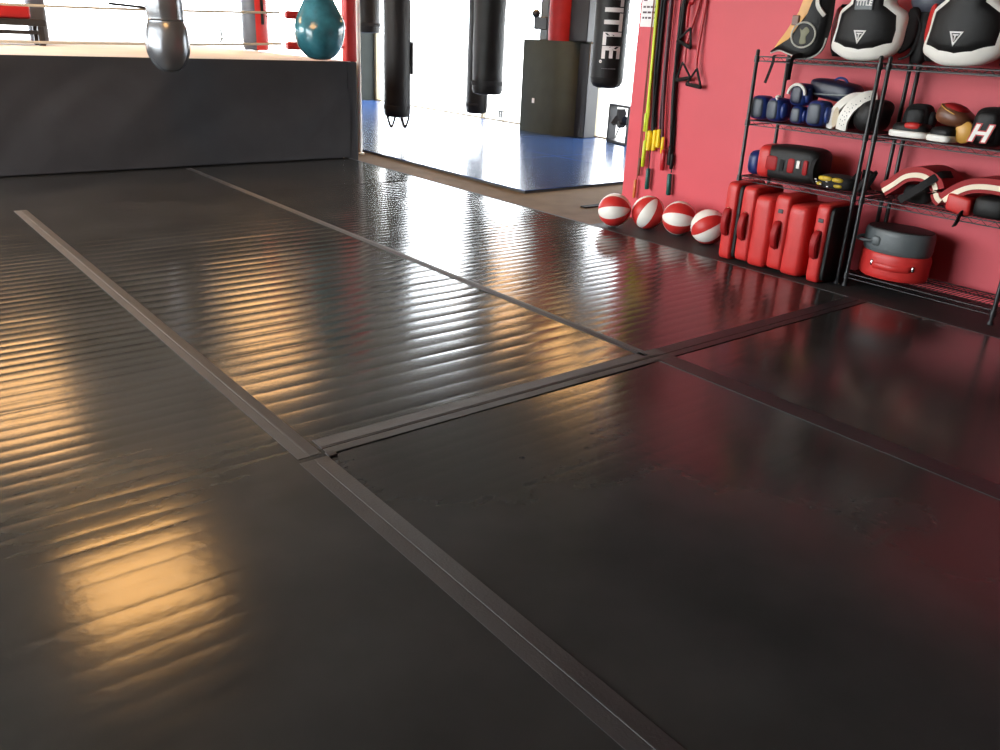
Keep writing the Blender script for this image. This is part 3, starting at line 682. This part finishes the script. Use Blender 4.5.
# ------------------------------------------------------------------ top shelf: body protectors
ZT = LV[3]+.002
def tri_logo(t, u, v, s, bend, w0):
    """inverted triangle outline with a T inside, proud of the panel"""
    g = obj('triangle_logo', B(), M_PRINT, t)
    bm = B()
    def quad(pts):
        a = [bm.verts.new((-(w0+.003-bend*(u+p)**2), -(u+p), v+q)) for p, q in pts]; b = [bm.verts.new((-(w0-.006-bend*(u+p)**2), -(u+p), v+q)) for p, q in pts]
        n = len(pts); bm.faces.new(a); bm.faces.new(b[::-1])
        for j in range(n): bm.faces.new((a[j], a[(j+1) % n], b[(j+1) % n], b[j]))
    O = [(-s, s), (s*1.05, s), (-.1*s, -s)]; cx = sum(p for p, q in O)/3; cy = sum(q for p, q in O)/3
    I = [(cx+(p-cx)*.66, cy+(q-cy)*.66) for p, q in O]
    for j in range(3): quad([O[j], O[(j+1) % 3], I[(j+1) % 3], I[j]])
    quad([(cx-.32*s, cy+.36*s), (cx+.38*s, cy+.36*s), (cx+.30*s, cy+.18*s), (cx-.26*s, cy+.18*s)]) if False else None
    bmesh.ops.recalc_face_normals(bm, faces=bm.faces); bm.to_mesh(g.data); bm.free()
    b2 = B()
    def q2(pts):
        a = [b2.verts.new((-(w0+.004-bend*(u+p)**2), -(u+p), v+q)) for p, q in pts]; b = [b2.verts.new((-(w0-.006-bend*(u+p)**2), -(u+p), v+q)) for p, q in pts]
        n = len(pts); b2.faces.new(a); b2.faces.new(b[::-1])
        for j in range(n): b2.faces.new((a[j], a[(j+1) % n], b[(j+1) % n], b[j]))
    q2([(cx-.42*s, cy+.30*s), (cx+.46*s, cy+.30*s), (cx+.36*s, cy+.10*s), (cx-.36*s, cy+.10*s)])
    q2([(cx-.14*s, cy+.11*s), (cx+.12*s, cy+.11*s), (cx-.0*s, cy-.62*s), (cx-.1*s, cy-.62*s)])
    h = obj('letter', b2, M_PRINT, t)
def belly(x, y, rz, label, sc=1.0, patch=True, wings=(None, None), lean=0):
    t = thing('body_protector', label, 'body protector', (x, y, ZT), (0, lean, rz), group='body protectors on the top shelf')
    f = lambda pts: [(a*sc, b*sc) for a, b in pts]
    bend = 1.1
    base = smooth_outline(f([(-.225, .075), (-.17, .035), (-.08, .004), (.02, .0), (.12, .014), (.19, .055), (.215, .1), (.22, .18), (.215, .27), (.14, .33), (.135, .42), (0, .44), (-.12, .42), (-.125, .34), (-.195, .28), (-.205, .18)]), 4)
    obj('white_edge', pillow(B(), base, .045*sc, .03, bend=bend), M_WHT, t)
    front = f([(-.195, .098), (-.10, .066), (0, .054), (.09, .068), (.19, .105), (.197, .18), (.185, .262), (.105, .318), (.10, .41), (0, .43), (-.09, .41), (-.095, .325), (-.172, .268), (-.182, .18)])
    obj('black_front', pillow(B(), front, .066*sc, 0, bend=bend), M_BLK, t)
    # side wings red with black straps behind
    for s in (-1, 1):
        wing = smooth_outline([(s*a*sc, b*sc) for a, b in ((.19, .06), (.235, .08), (.262, .13), (.268, .2), (.255, .30), (.215, .3), (.205, .2))], 3)
        obj('side_wing', pillow(B(), wing, .02, .02, bend=1.3, w0=-.02), wings[0 if s < 0 else 1] or M_REDV, t)
    st = sweep(B(), spline([(.10, -.22, .30), (.13, -.27, .2), (.12, -.25, .06), (.09, -.2, .02)], 6), [(-.004, -.03), (.004, -.03), (.004, .03), (-.004, .03)]); obj('strap', st, M_BLKM, t)
    st = sweep(B(), spline([(.10, .2, .32), (.14, .26, .22), (.12, .24, .08), (.09, .2, .02)], 6), [(-.004, -.03), (.004, -.03), (.004, .03), (-.004, .03)]); obj('strap', st, M_BLKM, t)
    tri_logo(t, -.0*sc, .135*sc, .038, bend, .066*sc)
    if patch:
        pm = obox('name_patch', (-.076, -.055, .285), (-.06, .055, .36), M_GREY, t, .002, 1)
        bm = text_mesh('TITLE', .042, .001, .0008)
        for v in bm.verts: v.co = Vector((-.0768-v.co.z, -v.co.x, .322+v.co.y))
        obj('lettering', bm, M_PRINT, pm)
    return t
belly(5.17, 2.975, .06, 'black and white body protector with triangle logo and name patch, on the left shelf unit', 1.0, True, (M_REDD, M_BLKM))
belly(5.16, 2.385, -.05, 'black, white and red body protector with triangle logo, on the right shelf unit', 1.06, False)
t = thing('padded_gear', 'grey rounded gear on a black base between the two white edged protectors', 'gear', (5.345, 2.70, ZT))
obj('black_base', sq(B(), (0, 0, .15), (.05, .05, .15), .6, .6), M_BLKM, t); obj('grey_shell', sq(B(), (0, 0, .37), (.062, .11, .09), .8, .8), M_SLATE, t)
# leaning belly pad with round emblem
t = thing('body_protector', 'tan and black body protector with round emblem, leaning at the shelf end', 'body protector', (5.12, 3.42, ZT), (0, 0, .0), group='body protectors on the top shelf')
ol = [(-.175, .02), (-.10, .038), (-.03, .022), (.06, .0), (.13, .002), (.19, .05), (.21, .15), (.215, .25), (.2, .40), (.13, .42), (.12, .33), (.05, .22), (-.03, .1), (-.1, .052)]
blk = smooth_outline(ol, 4)
obj('black_front', pillow(B(), blk, .05, .01, bend=.9), M_BLK, t)
tanp = smooth_outline([(-.17, .03), (-.1, .05), (-.03, .1), (.05, .22), (.12, .33), (.13, .44), (.05, .44), (.03, .33), (-.045, .2), (-.12, .09)], 3)
obj('tan_back', pillow(B(), tanp, .03, .045, bend=.9, w0=-.02), M_ORANGE, t)
bm = B(); box(bm, (-.022, -.02, .19), (.0, .03, .25), .004, 1); obj('dark_buckle', bm, M_BROWN, t)
bd = [(-(.012-.9*a*a), -a, b) for a, b in blk]; bm = tube(B(), bd[:24], .006, 6); obj('silver_piping', bm, mat('silver_piping', (190, 186, 176), .4), t)
ring_pts = [Vector((-(.053-.9*(.085+.078*math.cos(a))**2), -(.085+.078*math.cos(a)), .135+.074*math.sin(a))) for a in [2*PI*k/28 for k in range(29)]]
e = obj('emblem_ring', tube(B(), ring_pts, .006, 6), mat('silver_piping', (190, 186, 176), .4), t)
def emb(pts): return [(.085+a, .135+b) for a, b in pts]
bm = pillow(B(), smooth_outline(emb([(-.02, -.055), (.025, -.05), (.02, -.01), (.04, .025), (.012, .05), (-.012, .03), (-.03, .04), (-.018, .0)]), 3), .004, .002, bend=.9, w0=.047)
obj('emblem_figure', bm, mat('dull_gold_print', (120, 116, 84), .5), t)
obj('chest_strap', sweep(B(), spline([(-.03, -.14, .40), (-.045, -.155, .31), (-.03, -.205, .25)], 6), [(-.005, -.012), (.005, -.012), (.005, .012), (-.005, .012)]), mat('silver_piping', (190, 186, 176), .4), t)
obj('hanging_strap', sweep(B(), spline([(.0, .06, .008), (-.10, .06, .006), (-.115, .055, -.03), (-.115, .07, -.09), (-.112, .095, -.165)], 5), [(-.002, -.009), (.002, -.009), (.002, .009), (-.002, .009)]), M_BLKM, t)
tag(obj('loose_strap', sweep(B(), spline([(5.14, 3.32, ZT+.006), (5.02, 3.335, ZT+.004), (5.005, 3.34, ZT-.05), (5.01, 3.345, ZT-.135)], 5), [(-.002, -.02), (.002, -.02), (.002, .02), (-.002, .02)], up_hint=(1, 0, 0)), M_BLKM), 'wide black strap dangling from the top shelf above the blue gloves', 'strap')

# ------------------------------------------------------------------ second shelf: gloves and mitts
Z2 = LV[2]+.002
def glove(x, y, z, rz, label, main, panel, cuff, sc=1.0, tilt=(0, 0), group='blue boxing gloves', arc=None):
    """boxing glove standing on its cuff end or lying; knuckle face towards -X"""
    t = thing('boxing_glove', label, 'boxing glove', (x, y, z), (tilt[0], tilt[1], rz), group=group)
    h = .15*sc
    obj('mitt_body', sq(B(), (0, 0, h*.52), (.075*sc, .066*sc, h*.52), .55, .6, 22, 14, fn=lambda q: Vector((q.x*(1+.12*q.z/h), q.y*(1-.12*q.z/h), q.z))), main, t)
    obj('knuckle_panel', sq(B(), (-.058*sc, 0, h*.52), (.024*sc, .046*sc, h*.42), .5, .6, 18, 10), panel, t)
    obj('thumb', sq(B(), (-.02*sc, -.068*sc, h*.5), (.032*sc, .02*sc, h*.34), .8, .8, 14, 8), main, t)
    bm = lathe(B(), [(.046*sc, 0), (.05*sc, .03*sc), (.054*sc, .075*sc), (.046*sc, .075*sc), (.042*sc, .0)], 18, fn=lambda q, a: Vector((q.z+.06*sc, q.y, q.x+h*.45))); obj('cuff', bm, cuff, t)
    return t
glove(5.13, 3.592, Z2, .1, 'blue glove with grey face at the left end of the second shelf', M_NAVY, M_SLATE, M_NAVYD, 1.0)
glove(5.12, 3.452, Z2, -.15, 'blue glove with a pale tied lace, second from the left end', M_NAVY, M_SLATE, M_NAVYD, .98)
tag(obj('pale_lace', tube(B(), spline([(5.09, 3.44, Z2+.155), (5.06, 3.425, Z2+.165), (5.05, 3.44, Z2+.158), (5.045, 3.425, Z2+.14)], 5), .007, 6), M_WHT), 'short pale lace lying on top of the second blue glove', 'lace')
glove(5.14, 3.305, Z2, 0, 'low blue glove with grey face lying beneath the white arched glove', M_NAVY, M_SLATE, M_NAVYD, .72)
t = glove(5.15, 3.318, Z2+.112, 0, 'blue glove with a white arched band, sitting on another glove', M_NAVY, M_NAVYD, M_NAVYD, .9)
obj('white_arch', sweep(B(), [(-.062, -.062*math.cos(a), .07+.062*math.sin(a)) for a in [PI*k/12 for k in range(13)]], circ(.013, 8, .011)), M_WHT, t)
glove(5.12, 3.15, Z2, .05, 'blue glove with grey face standing beside the white mitts', M_NAVY, M_SLATE, M_NAVYD, 1.02)
t = thing('focus_pad', 'large dark navy pad lying across the tops of the blue gloves', 'pad', (5.27, 3.16, Z2+.16), (.12, 0, 0))
obj('pad_body', sq(B(), (0, 0, .06), (.1, .165, .06), .5, .5, 24, 12), M_NAVYD, t)
obj('grip_hoop', sweep(B(), [(-.02, -.045*math.cos(a)-.03, .112+.03*math.sin(a)) for a in [PI*k/10 for k in range(11)]], circ(.008, 8)), M_NAVY, t)
obj('grey_strap', sweep(B(), spline([(-.1, .12, .02), (-.105, .0, .035), (-.1, -.15, .06)], 5), [(-.004, -.01), (.004, -.01), (.004, .01), (-.004, .01)]), M_GREY, t)
# white mitts
t = thing('training_mitt', 'cream mitt with an open oval cuff beside the blue gloves', 'mitt', (5.14, 3.045, Z2), (0, 0, .5))
bm = lathe(B(), [(.036, .0), (.040, .02), (.044, .09), (.036, .095), (.030, .01)], 20, sx=.55, sy=1.6, fn=lambda q, a: Vector((q.z-.05, q.x, q.y+.07))); obj('cuff_ring', bm, M_CREAM, t)
obj('hand_body', sq(B(), (.07, .0, .07), (.06, .04, .065), .7, .7, 18, 10), M_BLK, t)
def arc_mitt(x, y, z, rz, label, sc, dots, wdt, bw=.085):
    t = thing('training_mitt', label, 'mitt', (x, y, z), (0, 0, rz))
    obj('black_body', sq(B(), (.06, -bw*.6*sc, .095*sc), (.1*sc, bw*sc, .095*sc), .7, .75, 22, 14, fn=lambda q: Vector((q.x, q.y-.35*max(0, q.z), q.z))), M_BLK, t)
    path = spline([(-.035, .075*sc, .0), (-.045, .062*sc, .07*sc), (-.03, .03*sc, .14*sc), (.01, -.02*sc, .195*sc), (.06, -.06*sc, .205*sc)], 6)
    st = obj('white_band', sweep(B(), path, [(-.008, -wdt), (.008, -wdt), (.012, 0), (.008, wdt), (-.008, wdt)], up_hint=(-1, 0, 0)), M_WHT, t)
    if dots:
        bm = B()
        for k in range(3, 20, 2):
            for s in (-.6, 0, .6):
                q = path[min(k, len(path)-1)]
                sq(bm, (q.x-.0105, q.y+s*wdt*.7-.004, q.z+(.004 if s else -.004)), (.003, .0035, .0035), 1, 1, 6, 4)
        obj('vent_dots', bm, M_GREY, st)
    return t
arc_mitt(5.14, 2.985, Z2, -.25, 'white and black mitt in the middle of the second shelf', .98, False, .026, .03)
arc_mitt(5.12, 2.885, Z2, -.15, 'white mitt with a wide perforated band beside the shelf posts', 1.02, True, .038, .095)
t = glove(5.25, 2.57, Z2, .2, 'black glove in shadow at the left end of the right unit', M_BLKM, M_BLK, M_BLKM, 1.2, group='black gloves on the right unit')
# pair of low mitts with white soles
def sole_mitt(x, y, rz, label, L, red):
    t = thing('coaching_mitt', label, 'mitt', (x, y, Z2), (0, 0, rz), group='low mitts with white edges')
    obj('white_edge', sq(B(), (0, 0, .021), (.07, L, .021), .35, .45, 24, 8), M_WHT, t)
    obj('black_top', sq(B(), (.012, 0, .05), (.07, L*.93, .035), .6, .6, 22, 10), M_BLK, t)
    if red: obj('red_insert', sq(B(), (-.03, -.02, .07), (.035, .05, .02), .7, .7, 16, 8), M_REDV, t)
    return t
sole_mitt(5.13, 2.54, .05, 'flat black mitt with white edge and red insert', .115, True)
sole_mitt(5.11, 2.335, -.22, 'flat black mitt with thick white edge below the brown mitt', .078, False)
t = thing('coaching_mitt', 'brown leather mitt with red inside, resting on the white edged mitt', 'mitt', (5.17, 2.33, Z2+.087), (.28, 0, 0))
obj('brown_shell', sq(B(), (0, 0, .055), (.1, .105, .055), .75, .8, 24, 12, fn=lambda q: Vector((q.x, q.y, q.z*(1+.25*q.y/.1)))), M_BROWN, t)
obj('red_inside', sq(B(), (-.012, .015, .09), (.07, .07, .03), .8, .8, 18, 10), M_REDD, t)
obj('piping', tube(B(), [(-.012+.084*math.cos(a), .01+.09*math.sin(a), .082+.012*math.sin(a)) for a in [2*PI*k/24 for k in range(25)]], .0035, 6), M_GOLD, t)
t = thing('coaching_mitt', 'gold and black mitt standing beside the letter glove', 'mitt', (5.13, 2.232, Z2), (0, 0, .1))
obj('gold_face', lathe(B(), [(0, -.02), (.045, -.02), (.06, -.01), (.062, .01), (0, .012)], 22, fn=lambda q, a: Vector((q.z-.01, q.y*.8, q.x+.064))), M_GOLD, t)
obj('black_back', sq(B(), (.05, -.01, .064), (.055, .05, .062), .8, .8, 18, 10), M_BLK, t)
t = glove(5.14, 2.095, Z2, 0, 'black glove with a large white letter H outlined in red', M_BLK, M_BLK, M_BLKM, 1.36, group='black gloves on the right unit')
for nme, bo, mm, d in (('letter_outline', .009, M_REDV, .001), ('letter', .003, M_WHT, .0035)):
    bm = text_mesh('H', .125, .001, bo)
    for v in bm.verts: v.co = Vector((-.117-d-v.co.z*.5, -(v.co.x*1.15+v.co.y*.3)+.006, .072+v.co.y))
    obj(nme, bm, mm, t)

# ------------------------------------------------------------------ third shelf
Z3 = LV[1]+.002
tag(obj('navy_pad', sq(B(), (5.17, 3.575, Z3+.085), (.09, .05, .082), .6, .6), M_NAVY), 'small navy pad at the left end of the third shelf', 'pad')
t = thing('thai_pad', 'black and red striking pad lying on the third shelf of the left unit', 'striking pad', (5.17, 3.30, Z3), (0, 0, .04))
obj('pad_body', sq(B(), (0, -.02, .115), (.12, .21, .115), .42, .42, 28, 14), M_BLK, t)
obj('red_end', sq(B(), (0, .165, .112), (.122, .055, .108), .42, .4, 26, 12), M_REDV, t)
for y, wd in ((.1, .045), (-.045, .026), (-.15, .018)): obj('red_patch', sq(B(), (-.108, y, .11), (.016, wd, .048), .4, .4, 14, 8), M_REDD, t)
obox('white_tag', (-.128, -.112, .1), (-.116, -.088, .15), M_WHT, t, .002, 1)
for y in (.02, -.2): obj('strap', sweep(B(), [(-.121*math.cos(a)*1.02, y, .105+.107*math.sin(a)) for a in [-.9+1.8*k/10 for k in range(11)]], [(-.003, -.014), (.003, -.014), (.003, .014), (-.003, .014)]), M_BLKM, t)
t = thing('patterned_gear', 'black and yellow patterned gear with white marks under the striking pad end', 'gear', (5.14, 2.945, Z3), (0, 0, 0))
obj('black_body', sq(B(), (.02, 0, .045), (.1, .125, .045), .6, .6, 24, 10), M_BLKM, t)
for y, z, wd, hh in ((.05, .066, .05, .016), (-.035, .066, .04, .014), (.085, .03, .02, .012), (-.045, .03, .03, .012)): obj('yellow_patch', sq(B(), (-.068, y, z), (.018, wd, hh), .8, .8, 14, 8), mat('dull_yellow', (190, 160, 40), .5, .25, 40), t)
bm = B()
for y, z in ((.11, .055), (.1, .04), (.07, .028), (.02, .02), (.03, .05)): sq(bm, (-.084, y, z), (.004, .009, .004), 1, 1, 8, 5)
obj('white_marks', bm, M_PRINT, t)
t = thing('strap_bundle', 'heap of black straps and buckles next to the shelf posts', 'straps', (5.2, 2.80, Z3), (0, 0, 0))
rr = random.Random(5)
for k in range(6):
    y = rr.uniform(-.02, .05); pts = [(rr.uniform(-.08, .1), y+rr.uniform(-.03, .03), .012), (rr.uniform(-.08, .08), y, .05+rr.uniform(0, .06)), (rr.uniform(-.05, .1), y-.02, .09+rr.uniform(0, .05)), (rr.uniform(-.1, .1), y+.02, .02)]
    obj('strap', sweep(B(), spline(pts, 5), [(-.003, -.012), (.003, -.012), (.003, .012), (-.003, .012)]), M_BLKM, t)
# curved pads
def curve_pad(x, y, path, label, D=.26, rz=0):
    t = thing('curved_pad', label, 'striking pad', (x, y, Z3), (0, 0, rz), group='curved red and white striking pads')
    P = spline([(0, a, b) for a, b in path], 7)
    def layer(n, o0, o1, x0, x1, mm):
        bm = B(); rows = []
        for i, p in enumerate(P):
            tn = (P[min(i+1, len(P)-1)]-P[max(i-1, 0)]).normalized(); nr = Vector((0, -tn.z, tn.y))
            if nr.z < 0 and abs(tn.z) < .95: nr = -nr
            rows.append([bm.verts.new(p+nr*o+Vector((xx, 0, 0))) for o, xx in ((o0, x0), (o1, x0), (o1, x1), (o0, x1))])
        for r0, r1 in zip(rows, rows[1:]):
            for j in range(4): bm.faces.new((r0[j], r0[(j+1) % 4], r1[(j+1) % 4], r1[j]))
        bm.faces.new(rows[0][::-1]); bm.faces.new(rows[-1])
        es = [e for e in bm.edges if not e.is_boundary and len(e.link_faces) == 2 and e.calc_face_angle(0) > 1.0]
        bmesh.ops.bevel(bm, geom=es, offset=.005, segments=2, affect='EDGES')
        return obj(n, bm, mm, t)
    layer('red_cover', .018, .05, .0, D, M_REDD); layer('white_stripe', -.01, .018, -.006, D*.9, M_CREAM); layer('red_lining', -.03, -.01, .0, D*.9, M_REDD)
    return t
t = curve_pad(5.06, 2.41, [(.185, .05), (.13, .095), (.06, .155), (-.03, .17), (-.105, .135), (-.135, .07), (-.165, .045)], 'curved red pad with a cream stripe arching on the right unit')
obj('black_inside', sq(B(), (.09, .01, .055), (.06, .085, .055), .7, .7, 20, 10), M_BLKM, t)
obj('strap', sweep(B(), spline([(-.03, .06, .02), (-.035, .0, .07), (-.03, -.07, .135), (.02, -.12, .19), (.12, -.14, .19)], 6), [(-.004, -.022), (.004, -.022), (.004, .022), (-.004, .022)], up_hint=(-1, 0, 0)), M_BLKM, t)
t = curve_pad(5.05, 2.035, [(.185, .055), (.13, .11), (.06, .15), (-.02, .165), (-.11, .165), (-.2, .155)], 'curved red pad with a cream stripe and red block at the right end')
obj('red_block', sq(B(), (.02, .095, .052), (.05, .07, .05), .3, .3, 22, 12, fn=lambda q: Vector((q.x, q.y, q.z+.15*q.y))), M_REDV, t)
obj('black_block', sq(B(), (.06, -.07, .06), (.09, .09, .058), .4, .4, 20, 10), M_BLK, t)
obj('strap_tab', sweep(B(), spline([(.0, .055, .012), (-.045, .06, .008), (-.06, .062, -.03), (-.055, .075, -.062)], 5), [(-.003, -.017), (.003, -.017), (.003, .017), (-.003, .017)], up_hint=(1, 0, 0)), M_BLKM, t)

# ------------------------------------------------------------------ bottom shelf: round pads
def round_pad(z, h, a, b, label, main, topm, ccx, ccy):
    t = thing('round_shield', label, 'round pad', (ccx, ccy, z), group='round pads stacked on the bottom shelf')
    obj('side_wall', lathe(B(), [(.0, .0), (.94, .0), (.985, .012), (1, .03), (1, h-.03), (.985, h-.01), (.95, h), (0, h)], 40, sx=a, sy=b), main, t)
    return t
t = round_pad(LV[0]+.002, .155, .155, .215, 'bright red round pad at the bottom of the stack on the lowest shelf', M_REDV, M_REDV, 5.21, 2.50)
a0 = PI+.25
hp = lambda a, k, z: (.155*k*math.cos(a), .215*k*math.sin(a), z)
obj('sleeve_handle', sweep(B(), spline([hp(a0-.55, 1.0, .075), hp(a0-.4, 1.05, .08), hp(a0, 1.10, .08), hp(a0+.4, 1.05, .085), hp(a0+.55, 1.0, .085)], 5), circ(.007, 8, .02), up_hint=(-1, 0, 0)), M_REDV, t)
for a in (a0-.6, a0+.62): obj('rivet', sq(B(), hp(a, 1.005, .09), (.006, .01, .018), 1, 1, 10, 6), M_CHROME, t)
t = round_pad(LV[0]+.002+.155, 0.14, .153, .213, 'grey round pad with black top and loop handle, stacked on the red one', M_GREY, M_BLK, 5.212, 2.505)
obj('black_top', lathe(B(), [(0, .139), (.93, .139), (.93, .146), (.6, .15), (0, .152)], 40, sx=.153, sy=.213), M_BLK, t)
hp = lambda a, k, z: (.153*k*math.cos(a), .213*k*math.sin(a), z)
obj('loop_handle', sweep(B(), spline([hp(2.75, 1.0, .07), hp(2.62, 1.14, .065), hp(2.35, 1.25, .06), hp(2.05, 1.14, .065), hp(1.95, 1.0, .07)], 5), circ(.010, 8, .014)), M_GREY, t)
obj('handle_anchor', sq(B(), hp(2.8, 1.0, .07), (.014, .03, .03), .6, .6, 12, 8), M_GREY, t)
